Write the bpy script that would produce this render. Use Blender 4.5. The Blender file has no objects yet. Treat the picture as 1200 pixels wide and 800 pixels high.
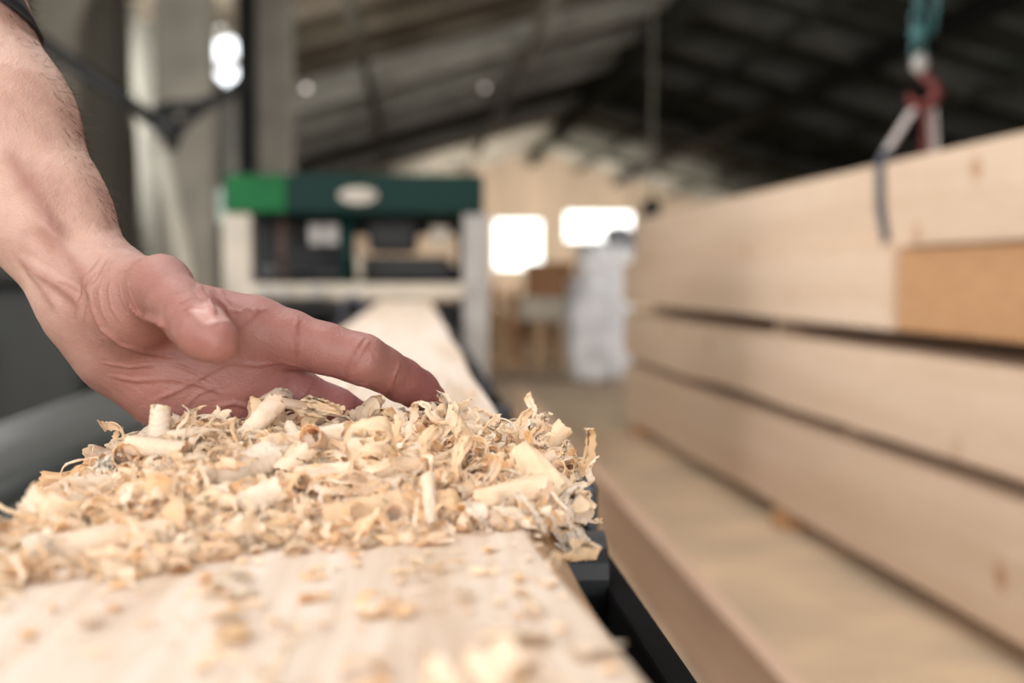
import bpy, bmesh, math, random
import numpy as np
from mathutils import Vector, Matrix, noise
from mathutils.bvhtree import BVHTree
random.seed(7); rng = np.random.default_rng(7)
S = bpy.context.scene; COL = S.collection

# ------------------------------------------------------------------ camera
F = 1667.0; CZ = 0.83; BT = CZ-0.081          # focal length in px, eye height, top of the planed timber
yaw = math.atan((600-488)/F); pit = math.atan((400-324)/F)
fw = Vector((math.sin(yaw)*math.cos(pit), math.cos(yaw)*math.cos(pit), -math.sin(pit)))
rt = Vector((math.cos(yaw), -math.sin(yaw), 0)); up = rt.cross(fw)
cam = bpy.data.cameras.new('camera'); co = bpy.data.objects.new('camera', cam); COL.objects.link(co)
co.matrix_world = Matrix((( rt.x, up.x, -fw.x, 0), (rt.y, up.y, -fw.y, 0), (rt.z, up.z, -fw.z, CZ), (0,0,0,1)))
cam.sensor_width = 36; cam.lens = F/1200*36; cam.clip_start = 0.02; cam.clip_end = 200
cam.dof.use_dof = True; cam.dof.focus_distance = 0.555; cam.dof.aperture_fstop = 6.6
S.camera = co
CAM = Vector((0,0,CZ))
def P(px, py, d): return CAM + fw*d + rt*((px-600)/F*d) + up*((400-py)/F*d)
def Q(px, py, Y):                                  # point seen at a pixel, on the plane y = Y
    v = P(px, py, 1)-CAM; return CAM + v*(Y/v.y)

# ------------------------------------------------------------------ light
w = bpy.data.worlds.new('world'); S.world = w; w.use_nodes = True
w.node_tree.nodes['Background'].inputs[0].default_value = (.94,.97,1,1)
w.node_tree.nodes['Background'].inputs[1].default_value = 1.0
def area(name, loc, target, sx, sy, power, col):
    l = bpy.data.lights.new(name, 'AREA'); l.shape='RECTANGLE'; l.size=sx; l.size_y=sy; l.energy=power; l.color=col
    o = bpy.data.objects.new(name, l); COL.objects.link(o); o.location = loc
    o.rotation_euler = (Vector(target)-Vector(loc)).to_track_quat('-Z','Y').to_euler(); return o
area('gate_daylight', (-.6,-5.4,2.3), (0,3,.6), 4.0, 2.4, 90, (1,.98,.965))
area('wall_window_daylight', (-2.3,-.6,2.2), (.1,.8,.6), 3.2, 1.4, 75, (1,.98,.965))
area('stack_fill', (-2.3,4.6,1.5), (1.3,5.0,.5), 4.4, 1.9, 120, (1,.97,.94))  # added light at the solid left wall, brightens the beam stack
area('hand_top_fill', (-.5,1.4,3.5), (-.3,1.3,0), 1.6, 2.6, 60, (1,.98,.965))  # added under the closed roof to light hand and timber from above
area('aisle_top_fill', (0.5,5.0,3.6), (.75,4.9,0), 1.2, 4.5, 50, (1,.96,.92))  # unseen overhead light added for the floor, board and stack
area('far_wall_fill', (3.6,35.5,2.3), (4.0,42.8,2.2), 6.0, 1.0, 400, (1,.91,.82))  # hangs free inside the hall, added to brighten the end wall
area('rafter_front_fill', (1.6,-5.3,1.3), (1.4,16,4.4), 3.0, 1.6, 130, (1,.985,.975))  # extra upward light added at the gate to lift the rafters
area('rafter_fill', (-1.9,12.6,2.1), (1.2,21,4.3), 1.0, 1.6, 60, (1,.98,.95))  # no window here, free-standing light added for the roof frames
area('left_ceiling_fill', (5.5,8.5,2.0), (-1.5,19,4.0), 3.0, 2.2, 110, (1,.97,.93))  # no door here, added light aimed up at the left roof slope
S.view_settings.view_transform='Standard'; S.view_settings.look='None'; S.view_settings.gamma=1
S.view_settings.use_curve_mapping=False; S.view_settings.exposure=0.45

# ------------------------------------------------------------------ helpers
def lin(c): return tuple(((v/255)/12.92 if v/255<=.04045 else ((v/255+.055)/1.055)**2.4) for v in c)+(1,)
def mat(name, rgb, rough=.6, metal=0, noise_amt=.12, scale=8, stretch=(1,1,1), bump=0, spec=.5, rgb2=None, detail=6):
    m = bpy.data.materials.new(name); m.use_nodes=True; nt=m.node_tree; b=nt.nodes['Principled BSDF']
    tc=nt.nodes.new('ShaderNodeTexCoord'); mp=nt.nodes.new('ShaderNodeMapping'); mp.inputs['Scale'].default_value=stretch
    nt.links.new(tc.outputs['Object'], mp.inputs[0])
    n=nt.nodes.new('ShaderNodeTexNoise'); n.inputs['Scale'].default_value=scale; n.inputs['Detail'].default_value=detail
    nt.links.new(mp.outputs[0], n.inputs['Vector'])
    r=nt.nodes.new('ShaderNodeValToRGB'); c=lin(rgb)
    r.color_ramp.elements[0].position=.32; r.color_ramp.elements[1].position=.68
    r.color_ramp.elements[0].color = lin(rgb2) if rgb2 else tuple(v*(1-noise_amt*2) for v in c[:3])+(1,)
    r.color_ramp.elements[1].color = c if rgb2 else tuple(min(1,v*(1+noise_amt)) for v in c[:3])+(1,)
    nt.links.new(n.outputs['Fac'], r.inputs[0]); nt.links.new(r.outputs[0], b.inputs['Base Color'])
    b.inputs['Roughness'].default_value=rough; b.inputs['Metallic'].default_value=metal; b.inputs['Specular IOR Level'].default_value=spec
    if bump:
        bp=nt.nodes.new('ShaderNodeBump'); bp.inputs['Strength'].default_value=bump; bp.inputs['Distance'].default_value=.01
        nt.links.new(n.outputs['Fac'], bp.inputs['Height']); nt.links.new(bp.outputs[0], b.inputs['Normal'])
    return m
def wood(name, light, dark, knot, ring=22, knots=2.2, kstretch=.32, grain=90, mixk=.7, offset=(0,0,0), kx=1, kz=1):
    """sawn softwood: grain runs along local Y"""
    m=bpy.data.materials.new(name); m.use_nodes=True; nt=m.node_tree; b=nt.nodes['Principled BSDF']; N=nt.nodes.new; L=nt.links.new
    tc=N('ShaderNodeTexCoord'); mp=N('ShaderNodeMapping'); mp.inputs['Scale'].default_value=(1,.05,1); mp.inputs['Location'].default_value=offset; L(tc.outputs['Object'],mp.inputs[0])
    n1=N('ShaderNodeTexNoise'); n1.inputs['Scale'].default_value=ring; n1.inputs['Detail'].default_value=3; n1.inputs['Distortion'].default_value=.6; L(mp.outputs[0],n1.inputs['Vector'])
    n2=N('ShaderNodeTexNoise'); n2.inputs['Scale'].default_value=grain*2; n2.inputs['Detail'].default_value=4; L(mp.outputs[0],n2.inputs['Vector'])
    mx=N('ShaderNodeMath'); mx.operation='MULTIPLY_ADD'; mx.inputs[1].default_value=.45; L(n2.outputs['Fac'],mx.inputs[0])
    m2=N('ShaderNodeMath'); m2.operation='MULTIPLY'; m2.inputs[1].default_value=.55; L(n1.outputs['Fac'],m2.inputs[0]); L(m2.outputs[0],mx.inputs[2])
    r=N('ShaderNodeValToRGB'); r.color_ramp.elements[0].position=.38; r.color_ramp.elements[1].position=.6
    r.color_ramp.elements[0].color=lin(dark); r.color_ramp.elements[1].color=lin(light); L(mx.outputs[0],r.inputs[0])
    mk=N('ShaderNodeMapping'); mk.inputs['Scale'].default_value=(kx,kstretch,kz); mk.inputs['Location'].default_value=offset; L(tc.outputs['Object'],mk.inputs[0])
    v=N('ShaderNodeTexVoronoi'); v.inputs['Scale'].default_value=knots; L(mk.outputs[0],v.inputs['Vector'])
    kr=N('ShaderNodeValToRGB'); kr.color_ramp.elements[0].position=.05; kr.color_ramp.elements[1].position=.16
    kr.color_ramp.elements[0].color=(1,1,1,1); kr.color_ramp.elements[1].color=(0,0,0,1); L(v.outputs['Distance'],kr.inputs[0])
    km=N('ShaderNodeMath'); km.operation='MULTIPLY'; km.inputs[1].default_value=mixk; L(kr.outputs[0],km.inputs[0])
    mc=N('ShaderNodeMixRGB'); mc.inputs[2].default_value=lin(knot); L(km.outputs[0],mc.inputs[0]); L(r.outputs[0],mc.inputs[1])
    L(mc.outputs[0],b.inputs['Base Color']); b.inputs['Roughness'].default_value=.62; b.inputs['Specular IOR Level'].default_value=.3
    bp=N('ShaderNodeBump'); bp.inputs['Strength'].default_value=.25; bp.inputs['Distance'].default_value=.002; L(n2.outputs['Fac'],bp.inputs['Height']); L(bp.outputs[0],b.inputs['Normal'])
    return m
def emis(name, rgb, st):
    m=bpy.data.materials.new(name); m.use_nodes=True; b=m.node_tree.nodes['Principled BSDF']
    b.inputs['Base Color'].default_value=(.8,.8,.8,1); b.inputs['Emission Color'].default_value=lin(rgb); b.inputs['Emission Strength'].default_value=st; return m

def obj(name, bm, m, parent=None, smooth=False, **props):
    me=bpy.data.meshes.new(name); bmesh.ops.recalc_face_normals(bm, faces=bm.faces); bm.to_mesh(me); bm.free()
    me.materials.append(m)
    if smooth: me.shade_smooth()
    o=bpy.data.objects.new(name, me); COL.objects.link(o)
    if parent: o.parent=parent; o.matrix_parent_inverse = Matrix.Translation(-parent.location)
    for k,v in props.items(): o[k]=v
    return o
def thing(name, label, cat, loc=(0,0,0), group=None):
    o=bpy.data.objects.new(name,None); COL.objects.link(o); o.location=loc; o['label']=label; o['category']=cat; o.empty_display_size=.05
    if group: o['group']=group
    return o
def tag(o,label,cat,group=None):
    o['label']=label; o['category']=cat
    if group: o['group']=group
    return o
def box(bm, x0,x1,y0,y1,z0,z1, bev=0, M=None, seg=2):
    t=bmesh.new(); bmesh.ops.create_cube(t,size=1)
    bmesh.ops.transform(t, matrix=Matrix.Translation(((x0+x1)/2,(y0+y1)/2,(z0+z1)/2))@Matrix.Diagonal((abs(x1-x0),abs(y1-y0),abs(z1-z0),1)), verts=t.verts)
    if bev: bmesh.ops.bevel(t, geom=t.edges[:], offset=bev, segments=seg, affect='EDGES', profile=.6)
    if M: bmesh.ops.transform(t, matrix=M, verts=t.verts)
    me=bpy.data.meshes.new('t'); t.to_mesh(me); t.free(); bm.from_mesh(me); bpy.data.meshes.remove(me); return bm
def tube(bm, pts, r, seg=12, closed=False, flat=1.0):
    """swept round (or flattened) section along points, capped; r may be a list"""
    pts=[Vector(p) for p in pts]; n=len(pts); rs=r if isinstance(r,(list,tuple)) else [r]*n; rings=[]
    prev=None
    for i,p in enumerate(pts):
        a=pts[(i-1)%n] if (closed or i>0) else p; b=pts[(i+1)%n] if (closed or i<n-1) else p
        d=(b-a).normalized()
        if prev is None:
            x=d.orthogonal().normalized()
        else:
            x=(prev-d*prev.dot(d)).normalized()
        prev=x; y=d.cross(x)
        rings.append([bm.verts.new(p+(x*math.cos(t)+y*math.sin(t)*flat)*rs[i]) for t in [2*math.pi*k/seg for k in range(seg)]])
    m=n if closed else n-1
    for i in range(m):
        A=rings[i]; B=rings[(i+1)%n]
        for k in range(seg): bm.faces.new((A[k],A[(k+1)%seg],B[(k+1)%seg],B[k]))
    if not closed: bm.faces.new(rings[0][::-1]); bm.faces.new(rings[-1])
    return bm
def bx(*a,**k): return box(bmesh.new(),*a,**k)
def tb(*a,**k): return tube(bmesh.new(),*a,**k)
def prism(bm, poly, y0, y1):
    a=[bm.verts.new((x,y0,z)) for x,z in poly]; b=[bm.verts.new((x,y1,z)) for x,z in poly]; n=len(poly)
    for i in range(n): bm.faces.new((a[i],a[(i+1)%n],b[(i+1)%n],b[i]))
    bm.faces.new(a[::-1]); bm.faces.new(b); return bm

# ------------------------------------------------------------------ materials
M_floor = mat('sawdust_concrete',(226,200,168),.95,scale=2.2,rgb2=(188,170,146),bump=.2,detail=10)
M_wallL = mat('grey_metal_sheet',(128,126,116),.7,scale=1.2,stretch=(1,3,.15),noise_amt=.2)
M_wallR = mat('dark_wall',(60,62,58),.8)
M_far = mat('cream_wall',(208,190,168),.85,scale=.8,stretch=(3,1,.3),noise_amt=.1)
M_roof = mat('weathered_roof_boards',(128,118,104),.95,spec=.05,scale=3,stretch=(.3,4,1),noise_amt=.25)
M_roofR = mat('shaded_roof_boards',(92,94,86),.95,spec=.03,scale=3,stretch=(.3,4,1),noise_amt=.25)  # darker copy of the boards, the right slope's shade put into the colour
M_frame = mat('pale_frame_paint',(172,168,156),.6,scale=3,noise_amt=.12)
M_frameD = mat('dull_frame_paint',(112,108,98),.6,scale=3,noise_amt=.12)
M_frameR = mat('shaded_frame_paint',(88,86,79),.7,scale=3)  # frame paint darkened to carry the shade on the right halves
M_dark = mat('dark_steel',(34,36,38),.55,metal=.3,scale=20)
M_black = mat('black_rubber',(20,21,23),.6,scale=20)
M_matt = mat('black_matt_steel',(16,16,17),.95,scale=20,spec=.1)
M_green = mat('dark_green_paint',(3,42,38),.6,scale=4,spec=.2)
M_green2 = mat('reflected_glow_green',(16,96,50),.6,scale=4,spec=.2)  # hood green brightened to stand for a reflected glow
M_bed = mat('grey_green_cast_iron',(30,35,31),.5,scale=6,noise_amt=.2)
M_grey = mat('light_grey_paint',(168,164,160),.5,scale=5)
M_cream = mat('cream_paint',(190,180,164),.5,scale=5)
M_white = mat('white_plastic_film',(240,240,246),.45,scale=5,bump=.6)
M_teal = mat('teal_hoist_paint',(44,92,94),.4,scale=20)
M_red = mat('dark_red_paint',(110,36,34),.5,scale=20)
M_strap = mat('grey_webbing',(84,84,96),.8,scale=80)
M_strapw = mat('white_webbing',(190,180,176),.8,scale=80)
M_brown = mat('brown_chipboard',(150,108,74),.8,scale=12)
M_tan = mat('tan_crate_wood',(186,152,116),.8,scale=6,stretch=(3,3,.4))
M_glass = emis('bright_daylight_pane',(250,255,250),2.2)
M_bulb = emis('lamp_glow',(255,236,226),1.1)
M_skyl = emis('bright_roof_pane',(245,250,255),2.6)
W_beam = wood('planed_pine',(228,213,199),(204,181,158),(198,164,134),ring=30,knots=3,mixk=.35,kstretch=.12,kz=.02)
W_wane = mat('rough_waney_edge',(188,152,116),.85,scale=60,stretch=(1,.2,1),noise_amt=.25,bump=.5)
W_plank = wood('pinkish_board',(226,196,172),(208,174,150),(158,120,98),ring=14,knots=3,mixk=.6)
W_stack = [wood('sawn_beam_%d'%i,(216,194,172),(203,178,153),(174,130,98),ring=12,knots=k,mixk=.85,kx=.02,kstretch=.9,offset=(i*1.7,i*2.3,i*.9)) for i,k in enumerate((3.6,3.2,3.0,3.9))]
W_warm = wood('amber_sawn_beam',(190,148,108),(160,116,78),(212,180,146),ring=3,knots=2.2,mixk=.9,kstretch=.7)

# ------------------------------------------------------------------ setting: hall
XL,XR,Y0,Y1=-2.5,9.46,-6.0,43.3; SL=.27; XG=3.48; ZG=CZ+4.0
def zr(x): return ZG-SL*abs(x-XG)
def struct(name,bm,m,**k): o=obj(name,bm,m,**k); o['kind']='structure'; return o
struct('floor', bx(XL-.1,XR+.1,Y0-.1,Y1+.1,-.1,0), M_floor)
bm=bmesh.new(); box(bm,XL-.1,XL,Y0,Y1,0,zr(XL))
for i in range(150):
    y=.5+i*.28; box(bm,XL,XL+.035,y,y+.1,0,zr(XL)-.02)
struct('wall_left', bm, M_wallL)
struct('wall_right', bx(XR,XR+.1,Y0,Y1,0,zr(XR)), M_wallR)
def gable(y0,y1,holes):
    """end wall pieced around its openings"""
    bm=bmesh.new(); xs=sorted({XL,XR,XG,*[h[0] for h in holes],*[h[1] for h in holes]})
    for a,b in zip(xs,xs[1:]):
        hs=[h for h in holes if h[0]<=a+1e-6 and h[1]>=b-1e-6]
        z=0
        for h in sorted(hs,key=lambda h:h[2]):
            if h[2]>z: prism(bm,[(a,z),(b,z),(b,h[2]),(a,h[2])],y0,y1)
            z=h[3]
        prism(bm,[(a,z),(b,z),(b,zr(b)),(a,zr(a))],y0,y1)
    return bm
WN=[(2.39,3.80,CZ+.25,CZ+1.70),(4.55,6.60,CZ+1.10,CZ+1.95)]
struct('wall_far', gable(Y1,Y1+.15,WN), M_far)
struct('wall_back', gable(Y0-.15,Y0,[(-2.2,4.5,0,3.1)]), M_wallR)
for i,(a,b,c,d) in enumerate(WN):
    o=struct('window_%d'%(i+1), bx(a,b,Y1+.05,Y1+.08,c,d), M_glass)
    f=bmesh.new()
    for q in ((a-.06,a,c-.06,d+.06),(b,b+.06,c-.06,d+.06),(a,b,c-.06,c),(a,b,d,d+.06)): box(f,q[0],q[1],Y1-.03,Y1+.05,q[2],q[3])
    obj('window_frame', f, M_cream, o)
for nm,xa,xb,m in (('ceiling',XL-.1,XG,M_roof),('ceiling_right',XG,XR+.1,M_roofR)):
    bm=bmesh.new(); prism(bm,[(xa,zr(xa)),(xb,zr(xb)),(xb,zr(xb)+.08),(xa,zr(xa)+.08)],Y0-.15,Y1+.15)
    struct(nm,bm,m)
# roof pane above the left eave
bm=bmesh.new(); prism(bm,[(-2.38,zr(-2.38)-.012),(-1.92,zr(-1.92)-.012),(-1.92,zr(-1.92)-.002),(-2.38,zr(-2.38)-.002)],14.6,18.6)
o=struct('window_3',bm,M_skyl)
f=bmesh.new()
for xa,xb,ya,yb in ((-2.42,-2.38,14.5,18.7),(-1.92,-1.88,14.5,18.7),(-2.42,-1.88,14.5,14.58),(-2.42,-1.88,18.6,18.7)):
    prism(f,[(xa,zr(xa)-.04),(xb,zr(xb)-.04),(xb,zr(xb)),(xa,zr(xa))],ya,yb)
obj('window_frame',f,M_frameD,o)
# portal frames with curved knees
def frame(y,m,k):
    bm=bmesh.new(); W=.2
    def rafter(side):
        xe=XL if side<0 else XR; s=-side   # s: direction towards the ridge
        outer=[(xe+s*.01,0)]; inner=[(xe+s*.28,0)]
        ze=zr(xe)
        outer.append((xe+s*.01,ze-.03)); 
        R=.55; cx,cz=xe+s*(.28+R),ze-.28-R+.02
        for a in range(0,9):
            t=math.radians(180-a*(90-15)/8)
            inner.append((cx+s*R*math.cos(t),cz+R*math.sin(t)))
        inner.append((XG,ZG-.34)); outer.append((XG,ZG-.02))
        return outer,inner
    for side in (-1,1):
        bm=bmesh.new(); o_,i_=rafter(side); prism(bm,o_+i_[::-1],y,y+W)
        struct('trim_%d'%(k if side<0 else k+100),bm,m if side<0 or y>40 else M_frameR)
k=1
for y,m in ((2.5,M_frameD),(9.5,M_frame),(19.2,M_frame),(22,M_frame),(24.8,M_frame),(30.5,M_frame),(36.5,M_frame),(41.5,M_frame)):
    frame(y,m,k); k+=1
for x,dz,wd,m in ((1.52,.30,.10,M_frame),(XG,.62,.22,M_roofR),(6.05,.42,.26,M_black),(-.6,.25,.08,M_frameD),(4.9,.25,.08,M_roofR),(7.6,.28,.09,M_roofR)):
    z=zr(x)-.345 if x not in (XG,) else zr(x)-.36
    bm=bmesh.new(); box(bm,x-wd/2,x+wd/2,Y0,Y1,z-dz*.5,z-dz*.5+.02); box(bm,x-.012,x+.012,Y0,Y1,z-dz*.5,z); box(bm,x-wd/2,x+wd/2,Y0,Y1,z-.02,z)
    struct('trim_%d'%k,bm,m); k+=1
# purlins across the roof boards, both slopes
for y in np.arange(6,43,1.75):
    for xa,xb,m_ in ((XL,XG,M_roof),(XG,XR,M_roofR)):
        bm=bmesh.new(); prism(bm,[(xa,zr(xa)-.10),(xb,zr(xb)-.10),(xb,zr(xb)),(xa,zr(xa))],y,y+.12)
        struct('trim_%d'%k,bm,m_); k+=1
# pale steel post in the left of the hall
bm=bmesh.new(); box(bm,-1.72,-1.36,9.6,9.9,0,zr(-1.72)-.02,bev=.02); struct('trim_%d'%k,bm,M_frame); k+=1
bm=bmesh.new(); box(bm,-1.32,-1.02,12.0,12.2,0,zr(-1.32)-.02,bev=.02); struct('trim_%d'%k,bm,M_frame); k+=1
bm=bmesh.new(); box(bm,-1.48,-1.325,12.0,12.2,0,zr(-1.48)-.02,bev=.01); struct('trim_%d'%k,bm,M_dark); k+=1

# ------------------------------------------------------------------ the planed timber
def beam_mesh():
    bm=bmesh.new(); ys=list(np.linspace(-.12,1.2,67))+list(np.linspace(1.3,6.6,24)); rings=[]
    for y in ys:
        xi=.0460+.0018*math.sin(y*9); wn=.010*math.exp(-((y-.45)/.13)**2)
        xi2=xi-wn; xo=.0490+.0015*noise.noise((y*7,3,0))
        rings.append([bm.verts.new(p) for p in ((-.118,y,BT-.045),(xo,y,BT-.045),(xo,y,BT-.008-wn*.5),(xi2+.0005,y,BT-.0008),(xi2-.001,y,BT),(-.1165,y,BT),(-.118,y,BT-.0015))])
    for a,b in zip(rings,rings[1:]):
        for i in range(7):
            f=bm.faces.new((a[i],a[(i+1)%7],b[(i+1)%7],b[i]))
            if i in (2,): f.material_index=1
    bm.faces.new(rings[0]); bm.faces.new(rings[-1][::-1]); return bm
o=obj('timber_plank',beam_mesh(),W_beam); o.data.materials.append(W_wane)
tag(o,'pale freshly planed pine timber running from the foreground into the green machine','timber')

# roller conveyor that carries it
rc=thing('roller_conveyor','black steel roller conveyor under the planed timber','conveyor',(0,1.5,0))
RT=CZ-.15
obj('side_rail',bx(.092,.104,-.2,4.6,RT-.09,RT,bev=.002),M_matt,rc)
obj('side_rail',bx(-.25,-.235,-.2,4.6,RT-.09,RT,bev=.002),M_dark,rc)
for y in np.arange(0.0,4.6,.35):
    obj('roller',tb([(-.236,y,BT-.045-.021),(.093,y,BT-.045-.021)],.0205,16),M_dark,rc,smooth=False)
for y in (.06,2.3,4.4):
    for x in (-.2425,.098): obj('leg',bx(x-.02,x+.02,y-.02,y+.02,0,RT-.02),M_dark,rc)
obj('tray',bx(-.235,.092,-.2,4.6,RT-.085,RT-.075),M_black,rc)
kb=bmesh.new(); box(kb,.092,.111,.86,.91,RT-.012,RT+.024,bev=.006,seg=3)
obj('clamp_block',kb,mat('blue_black_plastic',(30,44,54),.4),rc,label='blue black plastic block')

# grey green machine bed on the left, rounded edges
mb=thing('machine_bed','long grey green rounded cast iron machine bed left of the planed timber','machine',(-.55,2,0))
def profile(pts,y0,y1):
    return prism(bmesh.new(),pts,y0,y1)
def rounded(x0,x1,z0,z1,r,n=8):
    out=[(x0,z0)]
    out+=[(x0+r-r*math.cos(t),z1-r+r*math.sin(t)) for t in [math.pi/2*i/n for i in range(n+1)]]
    out+=[(x1-r+r*math.sin(t),z1-r+r*math.cos(t)) for t in [math.pi/2*i/n for i in range(n+1)]]
    out+=[(x1,z0)]; return out
b=profile(rounded(-.62,-.385,CZ-.40,CZ-.205,.05),1.02,4.6); bmesh.ops.bevel(b,geom=[e for e in b.edges if abs(e.verts[0].co.y-1.02)<1e-4 and abs(e.verts[1].co.y-1.02)<1e-4],offset=.05,segments=5,affect='EDGES')
obj('bed_casting',b,M_bed,mb,smooth=True)
obj('pedestal',bx(-.60,-.40,1.3,4.3,0,CZ-.39),M_black,mb)
obj('guide_rail',tb([(-.335,.55,CZ-.215),(-.335,4.5,CZ-.215)],.022,14),M_dark,mb,smooth=True)
obj('guide_rail',tb([(-.30,.35,CZ-.185),(-.30,4.5,CZ-.185)],.010,12),M_bed,mb,smooth=True)
for y in (1.25,2.6,4.2): obj('rail_bracket',bx(-.39,-.29,y-.02,y+.02,CZ-.26,CZ-.225),M_dark,mb)
# dark cabinet behind
dc=thing('machine_cabinet','large dark green black machine cabinet behind the forearm','machine',(-1.25,3.6,0))
obj('body',bx(-1.9,-.78,3.4,4.4,.05,CZ-.02,bev=.03),mat('dark_cabinet_paint',(28,33,32),.5,scale=3,noise_amt=.25),dc)
obj('top_cover',bx(-1.95,-.9,3.35,4.3,CZ-.02,CZ+.06,bev=.025),M_dark,dc)
obj('door_panel',bx(-1.7,-1.0,3.375,3.405,.15,CZ-.12,bev=.008),M_dark,dc)
obj('plinth',bx(-1.85,-.83,3.45,4.35,0,.06),M_black,dc)

# duct with a Y junction
du=thing('extraction_duct','dark forked extraction pipe with pale downpipe against the grey wall','pipe',(-1.3,7.6,0))
j=Q(200,160,7.6)
obj('branch_pipe',tb([Q(-40,-12,7.6),Q(50,50,7.6),Q(120,98,7.6),Q(192,150,7.6)],.040,12),M_dark,du,smooth=True)
obj('branch_pipe',tb([Q(292,90,7.75),Q(262,112,7.7),Q(235,124,7.65),Q(196,126,7.6)],.034,12),M_dark,du,smooth=True)
obj('branch_pipe',tb([Q(252,116,7.7),Q(220,140,7.65),Q(200,166,7.6)],.030,12),M_dark,du,smooth=True)
obj('collar',tb([Q(190,122,7.6),Q(196,150,7.6),Q(200,176,7.6)],[.05,.062,.045],14),M_dark,du,smooth=True)
p0=Q(186,165,7.6); p1=Q(218,310,7.6)
obj('downpipe',tb([p0,(p0+p1)/2,p1,Vector((p1.x,7.6,0))],.055,14),M_frame,du,smooth=True)

# ------------------------------------------------------------------ planer
pl=thing('thickness_planer','green hooded planing machine on grey posts that the timber runs into','machine',(-.2,5.1,0))
PY=4.85; sc=F/PY
def X_(px): return (px-488)/sc
def Z_(py): return CZ+(324-py)/sc
b=bx(X_(268),X_(567),PY,PY+.75,Z_(251),Z_(205),bev=.012); hood=obj('hood',b,M_green,pl)
obj('glow_panel',bx(X_(270),X_(338),PY-.006,PY+.01,Z_(249),Z_(207),bev=.004),M_green2,hood,label='left hood panel with reflected glow painted in brighter green')  # added panel, its brighter green paints in a reflected glow
def ell(a,b_,cx,cz,y0,y1,n=32):
    return prism(bmesh.new(),[(cx+a*math.cos(t),cz+b_*math.sin(t)) for t in [2*math.pi*i/n for i in range(n)]],y0,y1)
bd=obj('badge',ell(.064,.027,X_(421),Z_(230),PY-.008,PY+.002),M_cream,hood,label='pale oval badge')
obj('badge_stripe',bx(X_(404),X_(438),PY-.012,PY-.007,Z_(233),Z_(228)),M_grey,hood)
obj('post',bx(X_(264),X_(297),PY+.01,PY+.12,0,Z_(249),bev=.006),M_cream,pl)
obj('post',bx(X_(543),X_(573),PY+.01,PY+.12,0,Z_(249),bev=.006),M_grey,pl)
obj('post',bx(X_(264),X_(297),PY+.65,PY+.75,0,Z_(249),bev=.006),M_dark,pl)
obj('post',bx(X_(543),X_(573),PY+.65,PY+.75,0,Z_(249),bev=.006),M_dark,pl)
obj('cross_bar',bx(X_(295),X_(545),PY-.01,PY+.05,Z_(349),Z_(332),bev=.006),M_cream,pl)
for x in (312,334,370): obj('bolt',tb([(X_(x),PY-.03,Z_(341)),(X_(x),PY,Z_(341))],.02,10),M_grey,pl)
obj('back_plate',bx(X_(297),X_(400),PY+.5,PY+.53,Z_(330),Z_(252)),M_dark,pl)
obj('motor_housing',bx(X_(420),X_(530),PY+.15,PY+.45,Z_(330),Z_(300),bev=.02),M_black,pl)
obj('motor_housing',bx(X_(430),X_(490),PY+.12,PY+.4,Z_(295),Z_(254),bev=.03),M_black,pl)
obj('feed_roller',tb([(X_(300),PY+.2,Z_(322)),(X_(542),PY+.2,Z_(322))],.035,16),M_dark,pl,smooth=True)
obj('feed_roller',tb([(X_(300),PY+.35,Z_(262)),(X_(542),PY+.35,Z_(262))],.03,16),M_dark,pl,smooth=True)
obj('spindle',tb([(X_(407),PY+.1,Z_(330)),(X_(407),PY+.1,Z_(252))],.025,12),M_green,pl,smooth=True)
obj('spindle',tb([(X_(421),PY+.1,Z_(330)),(X_(421),PY+.1,Z_(296))],.014,12),M_cream,pl,smooth=True)
obj('spindle',tb([(X_(330),PY+.1,Z_(330)),(X_(330),PY+.1,Z_(252))],.016,12),mat('brown_metal',(84,66,56)),pl,smooth=True)
for x in (370,388): obj('gauge',bx(X_(x)-.022,X_(x)+.022,PY+.08,PY+.11,Z_(286),Z_(262),bev=.004),M_grey,pl,label='pale grey gauge plate')
obj('gauge',bx(X_(505),X_(528),PY+.14,PY+.17,Z_(285),Z_(264),bev=.004),M_cream,pl)
obj('base',bx(X_(300),-.14,PY+.05,PY+.7,0,Z_(356),bev=.01),M_black,pl)
obj('base',bx(.06,X_(541),PY+.05,PY+.7,0,Z_(356),bev=.01),M_black,pl)
obj('bed_plate',bx(X_(300),X_(541),PY+.05,PY+.7,BT-.085,BT-.047),M_dark,pl)
obj('hand_wheel',tb([(X_(415)+.04*math.cos(t),PY-.03,Z_(362)+.04*math.sin(t)) for t in [2*math.pi*i/16 for i in range(16)]],.009,8,closed=True),M_strap,pl,smooth=True)
obj('side_cap',bx(X_(258),X_(266),PY+.02,PY+.3,Z_(262),Z_(222),bev=.004),mat('pale_green_metal',(140,160,150)),pl)

# ------------------------------------------------------------------ board on edge on the floor
o=obj('floor_board',bx(0,.036,0,8.0,0,.186,bev=.003),W_plank); o.location=(.58,.4,0)
tag(o,'pinkish brown board standing on edge on the sawdust floor beside the conveyor','board')

# ------------------------------------------------------------------ stack of beams
ang=math.atan(-.023); ST=Matrix.Translation((1.135,7.7,0))@Matrix.Rotation(-ang,4,'Z')
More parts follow.
